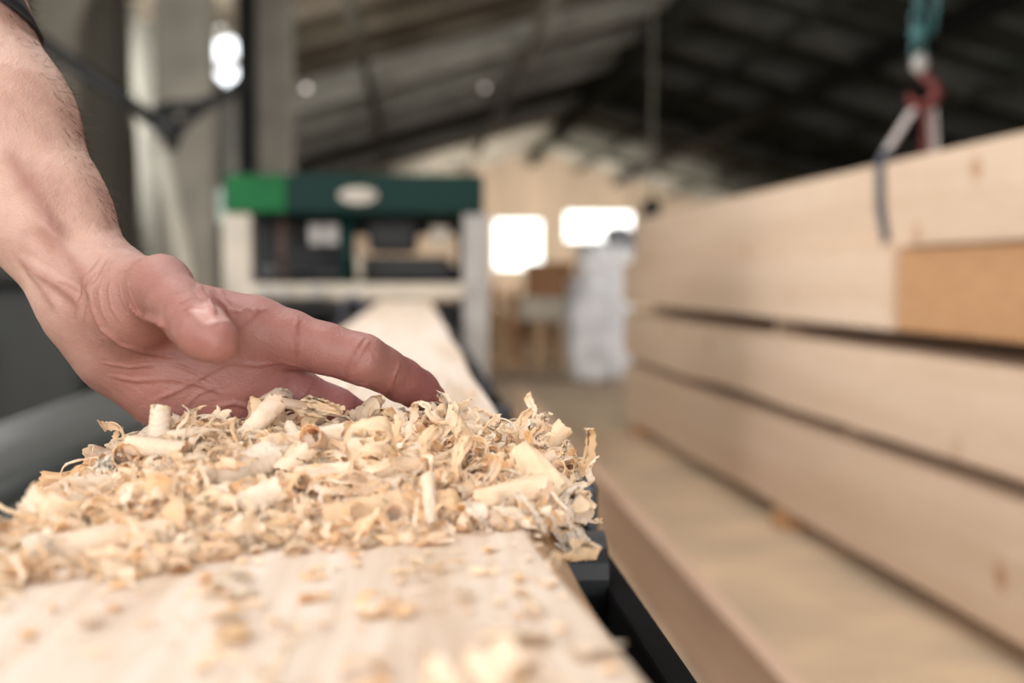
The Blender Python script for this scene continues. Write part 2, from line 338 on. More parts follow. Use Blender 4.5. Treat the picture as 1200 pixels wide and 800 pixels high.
# local: y runs towards the camera as negative
def stk(name,x0,x1,y0,y1,z0,z1,m,label,cat='timber',group=None,bev=.006,warp=0):
    b=bmesh.new(); n=24; t=bmesh.new(); bmesh.ops.create_cube(t,size=1)
    bmesh.ops.transform(t,matrix=Matrix.Diagonal((x1-x0,1,z1-z0,1)),verts=t.verts)
    bmesh.ops.bevel(t,geom=[e for e in t.edges if abs(e.verts[0].co.y-e.verts[1].co.y)>.5],offset=bev,segments=2,affect='EDGES')
    bmesh.ops.transform(t,matrix=Matrix.Diagonal((1,y1-y0,1,1)),verts=t.verts)
    bmesh.ops.subdivide_edges(t,edges=[e for e in t.edges if abs(e.verts[0].co.y-e.verts[1].co.y)>.5],cuts=n,use_grid_fill=True)
    for v in t.verts:
        if warp: v.co.z+=warp*noise.noise((v.co.y*.9,z0*9,0))*(1 if v.co.z<0 else .2)
    o=obj(name,t,m); o.matrix_world=ST@Matrix.Translation(((x0+x1)/2,(y0+y1)/2,(z0+z1)/2))
    return tag(o,label,cat,group)
z=lambda v:CZ+v
G='heavy sawn beams stacked on the right'
stk('wood_beam',.0,.30,-6.6,0,z(-.77),z(-.474),W_stack[0],'bottom sawn beam of the tall stack, nearest the floor',group=G,warp=.012)
stk('wood_beam',.0,.30,-6.6,.03,z(-.430),z(-.196),W_stack[1],'second sawn beam from the floor in the tall stack',group=G,warp=.02)
stk('wood_beam',-.01,.30,-4.10,.02,z(-.140),z(.075),W_stack[2],'pale third layer beam ending at the amber one in the stack',group=G)
stk('wood_beam',.012,.30,-6.6,-4.105,z(-.140),z(.070),W_warm,'amber stained third layer beam at the right picture edge',group=G)
stk('wood_beam',.035,.30,-6.6,-.12,z(.078),z(.306),W_stack[3],'top sawn beam of the stack, held by the lifting sling',group=G)
for i,(a,b_) in enumerate(((-.77,-.474),(-.430,-.196),(-.140,.075),(.078,.300))):
    stk('wood_beam',.32,.60,-6.6,-.06*i,z(a),z(b_),W_stack[(i+2)%4],['rear sawn beam of the bottom layer, behind the front one','rear sawn beam of the second layer, behind the front one','rear sawn beam of the third layer, behind the front ones','rear sawn beam of the top layer, behind the slung one'][i],group='rear beams of the stack')
for y,lb in ((-.35,'wooden bearer block under the far end of the beam stack'),(-3.1,'wooden bearer block under the middle of the beam stack'),(-5.9,'wooden bearer block under the near end of the beam stack')):
    stk('bearer_block',-.025,.62,y-.05,y+.05,0,z(-.772),W_warm,lb,'wood block',group='bearers under the stack',bev=.004)
for y,a,b_,lb in ((-.5,-.474,-.430,'thin spacer at the far end of the lowest gap in the stack'),(-3.6,-.474,-.430,'thin spacer in the middle of the lowest gap in the stack'),(-.5,-.196,-.140,'thin spacer at the far end of the upper gap in the stack'),(-2.8,-.196,-.140,'thin spacer in the middle of the upper gap in the stack'),(-6.0,-.196,-.140,'thin spacer at the near end of the upper gap in the stack'),(-6.0,-.474,-.430,'thin spacer at the near end of the lowest gap in the stack')):
    stk('spacer_strip',.06,.58,y-.02,y+.02,z(a),z(b_),W_stack[0],lb,'wood strip',group='spacers in the stack',bev=.001)

# ------------------------------------------------------------------ hoist and slings
HY=3.8; hs=HY and F/HY
hx=Q(1078,100,HY)
ho=thing('lifting_hoist','teal chain hoist hook hanging over the right hand beam stack','hoist',(hx.x,HY,hx.z))
def link(c,r,th,vert,m,bm):
    pts=[]
    for i in range(16):
        t=2*math.pi*i/16; a=math.cos(t)*r*.6; b_=math.sin(t)*r
        pts.append(c+(Vector((a,0,b_)) if vert else Vector((0,a,b_))))
    tube(bm,pts,th,8,closed=True)
bm=bmesh.new(); top=Q(1076,60,HY); zz=top.z; i=0
while zz<zr(1.4)-.35: link(Vector((top.x,HY,zz)),.028,.006,i%2==0,None,bm); zz+=.043; i+=1
obj('chain',bm,M_teal,ho,smooth=True)
bm=bmesh.new(); top2=Q(1098,0,HY); tube(bm,[Q(1092,40,HY),Q(1098,5,HY),Vector((top2.x,HY,zr(1.4)-.36))],.010,8)
obj('chain',bm,M_teal,ho,smooth=True)
obj('hook_block',tb([Q(1077,26,HY),Q(1077,34,HY),Q(1077,44,HY),Q(1078,52,HY)],[.012,.026,.026,.012],14),M_teal,ho,smooth=True)
obj('swivel',tb([Q(1078,62,HY),Q(1078,70,HY),Q(1078,80,HY),Q(1078,86,HY)],[.010,.022,.022,.010],14),M_grey,ho,smooth=True)
hk=[Q(1078,86,HY),Q(1094,98,HY),Q(1098,112,HY),Q(1086,124,HY),Q(1070,122,HY),Q(1064,110,HY)]
obj('hook',tb(hk,[.010,.014,.016,.016,.012,.006],10),M_red,ho,smooth=True)
fx=1.135-.023*(HY-7.7)+.033; bxx=fx+.27; tz=z(.306); bz=z(.078)
def strap(pts,w,m,name,parent,th=.0035,**pr):
    b=bmesh.new(); pts=[Vector(p) for p in pts]; rows=[]
    for i,p in enumerate(pts):
        d=(pts[min(i+1,len(pts)-1)]-pts[max(i-1,0)]).normalized(); s=Vector((0,1,0)); s=(s-d*s.dot(d)).normalized(); n=d.cross(s)
        rows.append([b.verts.new(p+s*w/2+n*th),b.verts.new(p-s*w/2+n*th),b.verts.new(p-s*w/2-n*th),b.verts.new(p+s*w/2-n*th)])
    for a,c in zip(rows,rows[1:]):
        for k in range(4): b.faces.new((a[k],a[(k+1)%4],c[(k+1)%4],c[k]))
    b.faces.new(rows[0][::-1]); b.faces.new(rows[-1])
    return obj(name,b,m,parent,**pr)
sl=thing('lifting_sling','grey and white webbing sling looped around the top beam of the stack','sling',(fx,HY,tz))
hp=Q(1070,128,HY); A=Vector((fx-.004,HY,tz+.004)); 
strap([hp,hp.lerp(A,.35),hp.lerp(A,.78)],.05,M_strapw,'upper_web',sl)
strap([hp.lerp(A,.76),A,Vector((fx-.006,HY-.01,(tz+bz)/2)),Vector((fx-.002,HY-.05,bz+.02)),Vector((fx+.04,HY-.07,bz-.002))],.055,M_strap,'lower_web',sl)
sl2=thing('lifting_sling','white and dark red webbing sling dropping behind the top beam under the hoist hook','sling',(bxx,HY,tz))
B=Vector((fx+.15,HY,tz+.01)); h2=Q(1092,128,HY)
strap([h2,h2.lerp(B,.5),B,B+Vector((0,0,-.008))],.05,M_strapw,'upper_web',sl2)
strap([h2+Vector((-.025,-.01,0)),h2.lerp(B,.5)+Vector((-.03,-.01,0)),B+Vector((-.035,-.01,0))],.03,M_red,'red_web',sl2)

# distant second hoist
h2o=thing('lifting_hoist','thin grey hoist cable hanging far off above the white sack','hoist',tuple(Q(764,250,12.5)))
tp=Q(764,250,12.5)
obj('cable',tb([tp,Vector((tp.x,12.5,zr(tp.x)-.02))],.012,8),M_frameD,h2o)
obj('hook_block',tb([Q(764,232,12.5),Q(764,240,12.5),Q(762,256,12.5),Q(760,266,12.5)],[.04,.09,.09,.03],12),M_dark,h2o,smooth=True)

# ------------------------------------------------------------------ far clutter
sk=thing('bulk_sack','white bulk sack wrapped in film standing behind the end of the beam stack','sack',(2.35,10.8,0))
def lump(c,s,seed,amp=.12,n=4):
    b=bmesh.new(); bmesh.ops.create_cube(b,size=2); bmesh.ops.subdivide_edges(b,edges=b.edges[:],cuts=14,use_grid_fill=True)
    for v in b.verts:
        p=v.co.copy(); q=p.normalized()*1.25; p=p.lerp(q,.45)
        p*=1+amp*noise.fractal(p*2+Vector((seed,0,0)),1,2,n)
        v.co=Vector((c[0]+p.x*s[0],c[1]+p.y*s[1],max(0,c[2]+p.z*s[2])))
    return b
s11=F/11
cx=(704-488)/F*11; obj('sack_body',lump((cx,11.1,.42),(.24,.24,.40),1,.1),M_white,sk,smooth=True)
obj('sack_top',lump((cx+.05,11.1,.92),(.19,.2,.16),3,.2),M_white,sk,smooth=True)
obj('film_tail',lump((cx+.16,11.1,1.10),(.10,.16,.10),5,.4),mat('grey_film',(150,152,158),.5,bump=.5),sk,smooth=True)
wb=thing('workbench','pale topped workbench with crate wood legs far behind the machine','workbench',(2.1,13,0))
def X13(px): return (px-488)/F*13
def Z13(py): return CZ+(324-py)/F*13
obj('bench_top',bx(X13(594),X13(668),12.9,13.7,Z13(376),Z13(348),bev=.02),M_cream,wb)
for x in (600,632,660): obj('leg',bx(X13(x)-.05,X13(x)+.05,12.95,13.05,0,Z13(376)),M_tan,wb)
for x in (600,660): obj('leg',bx(X13(x)-.05,X13(x)+.05,13.55,13.65,0,Z13(376)),M_tan,wb)
obj('shelf',bx(X13(600),X13(662),12.97,13.6,.22,.27),M_brown,wb)
obj('side_panel',bx(X13(610),X13(640),13.3,13.34,.27,Z13(378)),M_tan,wb)
bo=thing('chipboard_box','brown chipboard box standing on the far workbench','box',(X13(646),13.2,Z13(348)))
obj('body',bx(X13(619),X13(673),13.0,13.4,Z13(348),Z13(310),bev=.01),M_brown,bo)
obj('lid',bx(X13(618),X13(674),12.98,13.42,Z13(311),Z13(307),bev=.005),M_brown,bo)
for i,(x,dx) in enumerate(((577,28),(590,26),(584,-10))):
    o=obj('leaning_board',tb([Q(x,372,12.2+i*.1),Vector((Q(x+dx,372,12.2+i*.1).x,12.2+i*.1,.05))],.045,4),M_tan if i!=1 else M_brown)
    tag(o,['light board leaning left of the workbench, furthest left','brown board leaning against the workbench legs','light board tilted the other way among the leaning boards'][i],'board','boards leaning by the workbench')
cr=thing('crate','open tan wooden crate on the floor behind the grey machine post','crate',(.95,12.8,0))
for i in range(4): obj('slat',bx(X13(576),X13(600),12.6,12.63,.05+i*.17,.16+i*.17),M_tan,cr)
for x in (577,601): obj('corner_post',bx(X13(x)-.03,X13(x)+.03,12.63,12.7,0,.75),M_brown,cr)
pp=thing('wood_pallet','tan wooden pallet lying in front of the white sack','pallet',(2.2,10.2,0))
for i in range(3): obj('runner',bx(1.15,1.95,10.5+i*.3,10.58+i*.3,0,.07),M_tan,pp)
for i in range(6): obj('slat',bx(1.15+i*.14,1.25+i*.14,10.5,11.18,.07,.09),M_tan,pp)
pp.location=(0,0,0); 
for c in pp.children: c.matrix_parent_inverse=Matrix()
pp.location=(.3,2.4,0)

# small ceiling lamps seen as discs
for (px,py,Y,lb) in ((359,103,18,'small round lamp under the left roof slope above the green hood'),(568,103,23,'small round lamp beside the long roof beam near the ridge')):
    c=Q(px,py,Y); lp=thing('ceiling_lamp',lb,'lamp',tuple(c))
    bb=bmesh.new(); bmesh.ops.create_uvsphere(bb,u_segments=16,v_segments=10,radius=.035); bmesh.ops.translate(bb,vec=c,verts=bb.verts)
    obj('bulb',bb,M_bulb,lp,smooth=True)
    obj('socket',tb([c+Vector((0,0,.03)),c+Vector((0,0,.09))],.02,10),M_dark,lp)
    obj('cable',tb([c+Vector((0,0,.09)),Vector((c.x,Y,zr(c.x)-.005))],.005,6),M_dark,lp)

# ------------------------------------------------------------------ arm and hand (one continuous surface)
def C(px,py,d): return np.array(((px-600)/F*d,(400-py)/F*d,d))
prims=[]   # a,b,ra,rb,k
def cone(a,b,ra,rb,k=.006): prims.append((C(*a),C(*b),ra,rb,k))
def chain(pts,k=.006):
    for (a,ra),(b,rb) in zip(pts,pts[1:]): cone(a,b,ra,rb,k)
W_=(112,352,.578)
chain([((-330,-380,.72),.046),((-190,-160,.655),.040),((-80,30,.62),.0385),((-8,150,.60),.0330),((52,250,.588),.0245),(W_,.0205)],.012)
chain([(W_,.0195),((150,392,.572),.021)],.014)
# thenar mass and thumb
cone((128,350,.572),(158,362,.550),.0185,.0170,.012)
cone((150,350,.560),(188,337,.531),.0150,.0120,.010)
THB=[((188,337,.530),.0120),((207,356,.514),.0100),((223,374,.501),.0093),((238,389,.493),.0094),((255,400,.488),.0079)]
chain(THB,.003)
# metacarpals
cone((165,365,.580),(298,388,.566),.0165,.0138,.012)
cone((160,390,.582),(305,436,.574),.0170,.0135,.012)
cone((160,405,.582),(295,474,.578),.0170,.0130,.012)
cone((148,407,.576),(205,452,.574),.0185,.0165,.012)
cone((205,452,.574),(270,496,.576),.0165,.0122,.012)
cone((185,400,.572),(280,440,.570),.010,.010,.014)
IDX=[((298,388,.566),.0136),((340,398,.564),.0112),((380,408,.562),.0098),((424,421,.562),.0099),((448,432,.570),.0088),((470,445,.580),.0086),((490,456,.588),.0080),((506,466,.594),.0062)]
MID=[((305,436,.574),.0130),((345,460,.578),.0102),((392,482,.584),.0096),((430,500,.590),.0086),((462,515,.596),.0068)]
RNG=[((295,474,.578),.0125),((335,500,.580),.0098),((375,518,.586),.0090),((402,525,.594),.0080),((425,528,.602),.0064)]
PNK=[((270,496,.576),.0118),((305,520,.574),.0088),((335,530,.577),.0080),((360,532,.584),.0070),((378,532,.590),.0058)]
for ch in (IDX,MID,RNG,PNK): chain(ch,.0035)
def seg_d(p,a,b,ra,rb):
    ab=b-a; t=np.clip(((p-a)@ab)/(ab@ab),0,1)[...,None]
    return np.linalg.norm(p-a-t*ab,axis=-1)-(ra+(rb-ra)*t[...,0])
def surface(h):
    lo=np.min([np.minimum(a-ra,b-rb) for a,b,ra,rb,k in prims],0)-.01; hi=np.max([np.maximum(a+ra,b+rb) for a,b,ra,rb,k in prims],0)+.01
    n=np.ceil((hi-lo)/h).astype(int)+1
    D=np.full(n,.03,dtype=np.float32)
    for a,b,ra,rb,k in prims:
        m=.022; l=np.clip(np.floor((np.minimum(a-ra,b-rb)-m-lo)/h).astype(int),0,n); u=np.clip(np.ceil((np.maximum(a+ra,b+rb)+m-lo)/h).astype(int)+1,0,n)
        g=np.stack(np.meshgrid(*[lo[i]+h*np.arange(l[i],u[i]) for i in range(3)],indexing='ij'),-1)
        d=seg_d(g,a,b,ra,rb).astype(np.float32)
        s=D[l[0]:u[0],l[1]:u[1],l[2]:u[2]]
        t=np.clip(.5+.5*(s-d)/k,0,1); s[...]=s*(1-t)+d*t-k*t*(1-t)
    return D,lo
def nets(D,lo,h):
    ins=D<0; nx,ny,nz=D.shape
    cs=np.zeros((nx-1,ny-1,nz-1),np.int8); sl=[(slice(0,-1)),(slice(1,None))]
    for i in (0,1):
        for j in (0,1):
            for k in (0,1): cs+=ins[sl[i],sl[j],sl[k]]
    act=(cs>0)&(cs<8); idx=np.full(act.shape,-1,np.int32); ijk=np.argwhere(act); idx[act]=np.arange(len(ijk))
    pos=np.zeros((len(ijk),3)); cnt=np.zeros(len(ijk))
    cor=[(i,j,k) for i in (0,1) for j in (0,1) for k in (0,1)]
    for c in cor:
        for ax in range(3):
            if c[ax]==0:
                e=list(c); e[ax]=1
                a=D[tuple((ijk+np.array(c)).T)]; b=D[tuple((ijk+np.array(e)).T)]
                m=(a<0)!=(b<0); t=np.where(m,a/np.where(m,a-b,1),0)
                p=np.array(c,float)[None,:].repeat(len(ijk),0); p[:,ax]+=t
                pos[m]+=p[m]; cnt[m]+=1
    V=lo+h*(ijk+pos/cnt[:,None]); Fs=[]
    for ax in range(3):
        a_=[slice(1,-1)]*3; a_[ax]=slice(0,-1); b_=[slice(1,-1)]*3; b_[ax]=slice(1,None)
        A=ins[tuple(a_)]; B=ins[tuple(b_)]; base=np.argwhere(A!=B); fl=A[tuple(base.T)]
        off=np.ones(3,int); off[ax]=0; base=base+off
        u,v=[(1,2),(2,0),(0,1)][ax]; du=np.zeros(3,int); du[u]=1; dv=np.zeros(3,int); dv[v]=1
        q=np.stack([idx[tuple((base-du-dv).T)],idx[tuple((base-dv).T)],idx[tuple(base.T)],idx[tuple((base-du).T)]],1)
        q[~fl]=q[~fl][:,::-1]; Fs.append(q)
    return V,np.concatenate(Fs)
H_=.0015
D_,lo_=surface(H_); V_,F_=nets(D_,lo_,H_)
Rm=np.array([list(rt),list(up),list(fw)])      # rows: camera right, up, forward
Vw=V_@Rm+np.array(CAM)
me=bpy.data.meshes.new('body'); me.from_pydata(Vw.tolist(),[],F_.tolist()); me.update()
tmp=bpy.data.objects.new('tmp',me); COL.objects.link(tmp)
md=tmp.modifiers.new('s','SMOOTH'); md.factor=.5; md.iterations=3
md=tmp.modifiers.new('u','SUBSURF'); md.levels=1; md.render_levels=1
dg=bpy.context.evaluated_depsgraph_get(); me2=bpy.data.meshes.new_from_object(tmp.evaluated_get(dg))
bpy.data.objects.remove(tmp); me2.name='person'
nv=len(me2.vertices); co_=np.empty(nv*3); me2.vertices.foreach_get('co',co_); co_=co_.reshape(-1,3)
no_=np.empty(nv*3); me2.vertices.foreach_get('normal',no_); no_=no_.reshape(-1,3)
bvh=BVHTree.FromPolygons([Vector(v) for v in Vw],F_.tolist())
def onskin(px,py):
    v=(P(px,py,1)-CAM).normalized(); hit=bvh.ray_cast(CAM,v,2)
    return None if hit[0] is None else np.array(hit[0])
disp=np.zeros(nv); line=np.zeros(nv)
camv=np.array(CAM)-co_; camv/=np.linalg.norm(camv,axis=1)[:,None]
def crease(pts,depth,width,bulge=.05):
    global disp,line
    # resample a smooth curve over the skin
    pp_=[]
    for a,b in zip(pts,pts[1:]):
        for t in np.linspace(0,1,7)[:-1]: pp_.append((a[0]+(b[0]-a[0])*t,a[1]+(b[1]-a[1])*t))
    pp_.append(pts[-1]); q=[onskin(*p) for p in pp_]; q=[p for p in q if p is not None]
    if len(q)<2: return
    best=np.full(nv,1e9); n=len(q)
    lo=np.min(q,0)-.01; hi=np.max(q,0)+.01; m=np.all((co_>lo)&(co_<hi),1); ids=np.nonzero(m)[0]; pc=co_[ids]; bs=np.full(len(ids),1e9); par=np.zeros(len(ids))
    for i,(a,b) in enumerate(zip(q,q[1:])):
        ab=b-a; L=ab@ab
        if L>(.012)**2 or L==0: continue
        t=np.clip((pc-a)@ab/L,0,1); d=np.linalg.norm(pc-a-t[:,None]*ab,axis=1); k=d<bs; bs[k]=d[k]; par[k]=(i+t[k])/(n-1)
    fade=np.clip(np.minimum(par,1-par)*6+.15,0,1)
    line[ids]=np.maximum(line[ids],fade*np.exp(-(bs/max(width*.9,.0008))**2)*min(1,depth/.0009))
    disp[ids]-= depth*fade*(np.exp(-(bs/width)**2)-bulge*np.exp(-((bs-2.2*width)/(1.3*width))**2))
def poly(*a): return [tuple(a[i:i+2]) for i in range(0,len(a),2)]
# folds and palm lines, following the photograph
crease(poly(152,353,160,363,172,371,188,377,194,384),.0022,.0011)
crease(poly(150,328,150,340,156,354,166,368),.0007,.0007)
crease(poly(140,330,141,345,148,362),.0004,.0006)
crease(poly(112,318,106,335,107,360,118,385,140,403,170,413,215,420),.0010,.0010)
crease(poly(120,326,116,342,118,362,128,382),.0006,.0006)
crease(poly(130,325,127,342,130,360,142,380),.0005,.0006)
crease(poly(232,330,236,345,246,356,252,368),.0016,.0010)
crease(poly(244,333,252,348,266,360,272,374),.0010,.0009)
crease(poly(258,336,262,348,272,356),.0006,.0008)
crease(poly(268,362,282,366,294,360),.0005,.0007)
crease(poly(276,389,290,380,298,368,302,360),.0008,.0011)
crease(poly(285,360,300,366,312,362),.0006,.0007)
crease(poly(240,432,270,425,300,428,330,424,352,430),.0006,.0008)
crease(poly(125,440,160,446,200,444,240,452,262,462),.0007,.0008)
crease(poly(180,470,210,456,240,440,262,428),.0007,.0007)
crease(poly(215,478,232,462,255,452),.0005,.0006)
crease(poly(250,478,275,472,300,480,320,478),.0009,.0008)
crease(poly(200,425,230,436,250,450),.0005,.0006)
crease(poly(120,425,150,430,180,428),.0005,.0006)
crease(poly(349,372,346,388,350,404,348,420),.0006,.0008)
crease(poly(426,394,416,410,408,428,406,444),.0008,.0007)
crease(poly(433,398,424,412,414,430),.0006,.0006)
crease(poly(470,424,463,438,459,452,458,464),.0008,.0007)
crease(poly(350,470,360,458,366,448),.0005,.0006)
crease(poly(204,345,218,340,230,345),.0005,.0006); crease(poly(210,356,224,350,238,353),.0006,.0006); crease(poly(213,364,228,358,242,360),.0005,.0006)
# tendons and wrist folds
crease(poly(20,300,45,322,64,333,82,345,92,356),.0011,.0018,.5)
crease(poly(30,315,50,340,68,362),.0006,.0018,.5)
crease(poly(64,330,80,334,92,340),.0009,.0010)
crease(poly(40,255,70,290,95,320,110,345),.0008,.003,.9)
crease(poly(0,170,40,230,75,285),.0010,.004,.6)
crease(poly(118,300,108,316,96,338,88,370),.0007,.0012)
crease(poly(128,302,118,318,104,345,98,380),.0006,.0010)
# nail plate on the thumb
nc=C(248,386,.490); tipd=C(253,400,.494)-C(222,373,.508); tipd/=np.linalg.norm(tipd)
loc=(co_-np.array(CAM))@Rm.T
nn=C(258,376,.480)-C(243,395,.497); nn-=tipd*(nn@tipd); nn/=np.linalg.norm(nn)
c0=(C(236,388,.500)+C(253,400,.494))/2
rel=loc-c0; al=rel@tipd; hgt=rel@nn; side=rel@np.cross(tipd,nn)
nd=1-(np.abs((al-.0045)/.0066)**3+np.abs(side/.0056)**3)**(1/3); nail=np.clip(nd*3,0,1)*.8*np.clip((hgt-.001)/.002,0,1)
disp+=nail*.0004; edge=np.exp(-(nd/.10)**2)*np.clip((hgt-.001)/.002,0,1); disp-=edge*.00035
# fine relief
for i in range(nv):
    pass
f1=np.array([noise.noise(Vector(p)*180) for p in loc[::1]]) if nv<400000 else np.zeros(nv)
disp+=f1*.00022+np.array([noise.noise(Vector(p)*420) for p in loc])*.00008
co2=co_+no_*disp[:,None]
me2.vertices.foreach_set('co',co2.ravel()); me2.update()
pr=me2.color_attributes.new('tone','FLOAT_COLOR','POINT')
# real skin colour differences: palm and fingers redder than the forearm, nail paler
def near(p,r): return np.exp(-np.sum((loc-C(*p))**2,1)/r**2)
axis=C(300,430,.57)-C(60,260,.588); tt=np.clip(((loc-C(60,260,.588))@axis)/(axis@axis),0,1)
palm=np.clip((tt-.15)/.55,0,1)
red=np.clip(.0+near((505,465,.594),.022)+.8*near((440,480,.59),.03)+.6*near((258,404,.492),.010)+.5*near((330,440,.575),.03),0,1)
knk=np.clip(near((232,345,.53),.008)+.8*near((432,400,.56),.008)+near((215,312,.535),.010),0,1)
ln=me2.color_attributes.new('line','FLOAT_COLOR','POINT'); ln.data.foreach_set('color',np.stack([line]*4,1).astype(np.float32).ravel())
arr=np.stack([palm,red,nail,np.ones(nv)],1).astype(np.float32); pr.data.foreach_set('color',arr.ravel())
def skin():
    m=bpy.data.materials.new('skin'); m.use_nodes=True; nt=m.node_tree; b=nt.nodes['Principled BSDF']; N=nt.nodes.new; L=nt.links.new
    at=N('ShaderNodeAttribute'); at.attribute_name='tone'; sp=N('ShaderNodeSeparateColor'); L(at.outputs['Color'],sp.inputs[0])
    m1=N('ShaderNodeMixRGB'); m1.inputs[1].default_value=lin((196,160,145)); m1.inputs[2].default_value=lin((152,106,97)); L(sp.outputs[0],m1.inputs[0])
    tc=N('ShaderNodeTexCoord'); n=N('ShaderNodeTexNoise'); n.inputs['Scale'].default_value=55; n.inputs['Detail'].default_value=5; L(tc.outputs['Object'],n.inputs['Vector'])
    r=N('ShaderNodeMapRange'); r.inputs[1].default_value=.4; r.inputs[2].default_value=.7; r.inputs[4].default_value=.45; L(n.outputs['Fac'],r.inputs[0])
    m2=N('ShaderNodeMixRGB'); m2.inputs[2].default_value=lin((146,92,82)); L(r.outputs[0],m2.inputs[0]); L(m1.outputs[0],m2.inputs[1])
    m3=N('ShaderNodeMixRGB'); m3.inputs[2].default_value=lin((136,82,80)); L(sp.outputs[1],m3.inputs[0]); L(m2.outputs[0],m3.inputs[1])
    m4=N('ShaderNodeMixRGB'); m4.inputs[2].default_value=lin((186,142,132)); L(sp.outputs[2],m4.inputs[0]); L(m3.outputs[0],m4.inputs[1])
    a2=N('ShaderNodeAttribute'); a2.attribute_name='line'; lm=N('ShaderNodeMath'); lm.operation='MULTIPLY'; lm.inputs[1].default_value=.5; L(a2.outputs['Fac'],lm.inputs[0])
    m5=N('ShaderNodeMixRGB'); m5.inputs[2].default_value=lin((126,70,62)); L(lm.outputs[0],m5.inputs[0]); L(m4.outputs[0],m5.inputs[1]); L(m5.outputs[0],b.inputs['Base Color'])
    rr=N('ShaderNodeMapRange'); rr.inputs[3].default_value=.52; rr.inputs[4].default_value=.22; L(sp.outputs[2],rr.inputs[0]); L(rr.outputs[0],b.inputs['Roughness'])
    b.inputs['Subsurface Weight'].default_value=.12; b.inputs['Subsurface Radius'].default_value=(.006,.0022,.0012); b.inputs['Subsurface Scale'].default_value=1; b.inputs['Specular IOR Level'].default_value=.4
    v=N('ShaderNodeTexVoronoi'); v.inputs['Scale'].default_value=900; L(tc.outputs['Object'],v.inputs['Vector'])
    n2=N('ShaderNodeTexNoise'); n2.inputs['Scale'].default_value=420; n2.inputs['Detail'].default_value=4; n2.inputs['Distortion'].default_value=.8; L(tc.outputs['Object'],n2.inputs['Vector'])
    ad=N('ShaderNodeMath'); L(v.outputs['Distance'],ad.inputs[0]); L(n2.outputs['Fac'],ad.inputs[1])
    bp=N('ShaderNodeBump'); bp.inputs['Strength'].default_value=.3; bp.inputs['Distance'].default_value=.0005; L(ad.outputs[0],bp.inputs['Height']); L(bp.outputs[0],b.inputs['Normal'])
    return m
me2.materials.clear(); me2.materials.append(skin()); me2.shade_smooth()
body=bpy.data.objects.new('person',me2); COL.objects.link(body)
tag(body,'person in a black sleeve reaching in from the left, open hand scooping wood shavings','person')
# sleeve: a fabric ring with folds around the arm near the elbow
sa=C(-131,-34,.634); sb=C(-215,-195,.668); sc_=C(-345,-405,.724)
def tow(v): return Vector(v@Rm)+CAM
bm=bmesh.new(); rings=[]; NS=48; pth=[]
for i in range(26):
    t=i/25; pth.append(sa+(sb-sa)*(t*2) if t<.5 else sb+(sc_-sb)*(t*2-1))
for lay in (0,1):
    for i in (range(26) if lay==0 else range(25,-1,-1)):
        t=i/25; c=pth[i]; d=pth[min(i+1,25)]-pth[max(i-1,0)]; d/=np.linalg.norm(d)
        x=np.cross(d,[0,0,1.]); x/=np.linalg.norm(x); y=np.cross(d,x); R=(.0455+.012*t)-(.0016 if lay else 0); ring=[]
        for k_ in range(NS):
            a=2*math.pi*k_/NS; rr=R*(1+.02*noise.noise(Vector((math.cos(a)*1.5,math.sin(a)*1.5,t*7)))+.02*math.sin(3*a+t*9))
            if i==0: rr*=1.012
            q=(x*math.cos(a)+y*math.sin(a))*rr; sh=q@np.array([.865,.5,0]); q=q-d*sh*(1.6 if sh>0 else .3)*max(0,1-t*2.2)
            ring.append(bm.verts.new(tow(c+q)))
        rings.append(ring)
for i in range(len(rings)):
    A_=rings[i]; B_=rings[(i+1)%len(rings)]
    for k_ in range(NS): bm.faces.new((A_[k_],A_[(k_+1)%NS],B_[(k_+1)%NS],B_[k_]))
o=obj('sleeve',bm,mat('black_cotton',(16,17,20),.9,scale=200),smooth=True); o.parent=body
# fine dark hair along the outer forearm
hb_v=[];hb_f=[]
lx=(loc[:,0]/loc[:,2])*F+600; ly=400-(loc[:,1]/loc[:,2])*F
A2=np.array([112.,352.]); B2=np.array([-8.,150.]); dd=(B2-A2)/np.linalg.norm(B2-A2); rx=(lx-112)*dd[0]+(ly-352)*dd[1]; rc_=(lx-112)*dd[1]*-1+(ly-352)*dd[0]
nloc=no_@Rm.T
facing=-nloc[:,2]
wgt=np.clip((rc_*-1-5)/60,0,1) if np.mean(rc_[(lx>120)&(ly<300)&(ly>200)])<0 else np.clip((rc_-5)/60,0,1)
wgt=wgt*(rx>8)*(rx<420)*(facing>-.45)
pick=rng.choice(nv,size=11000,p=wgt/wgt.sum())
dirw=C(-8,150,.60)-C(112,352,.578); dirw/=np.linalg.norm(dirw)
for i in pick:
    p=loc[i]; n=nloc[i]; L_=rng.uniform(.005,.011); t=-dirw*.8+rng.normal(0,.35,3)+n*.25; t/=np.linalg.norm(t)
    s=np.cross(t,n); s/=np.linalg.norm(s)+1e-9; w0=.00008; base=len(hb_v)
    for j in range(4):
        u=j/3; c=p+n*(.0001+.0016*math.sin(u*2.4))*1+t*L_*u; ww=w0*(1-.7*u)
        for vv in (c+s*ww,c-s*ww,c+n*ww*1.5): hb_v.append(tuple(tow(vv)))
    for j in range(3):
        a=base+j*3
        for q in range(3): hb_f.append((a+q,a+(q+1)%3,a+3+(q+1)%3,a+3+q))
mh=bpy.data.meshes.new('arm_hair'); mh.from_pydata(hb_v,[],hb_f); mh.materials.append(mat('brown_hair',(62,42,32),.6,scale=50)); hair=bpy.data.objects.new('arm_hair',mh); COL.objects.link(hair); hair.parent=body; hair['kind']='stuff'; hair['label']='fine dark brown forearm hair'

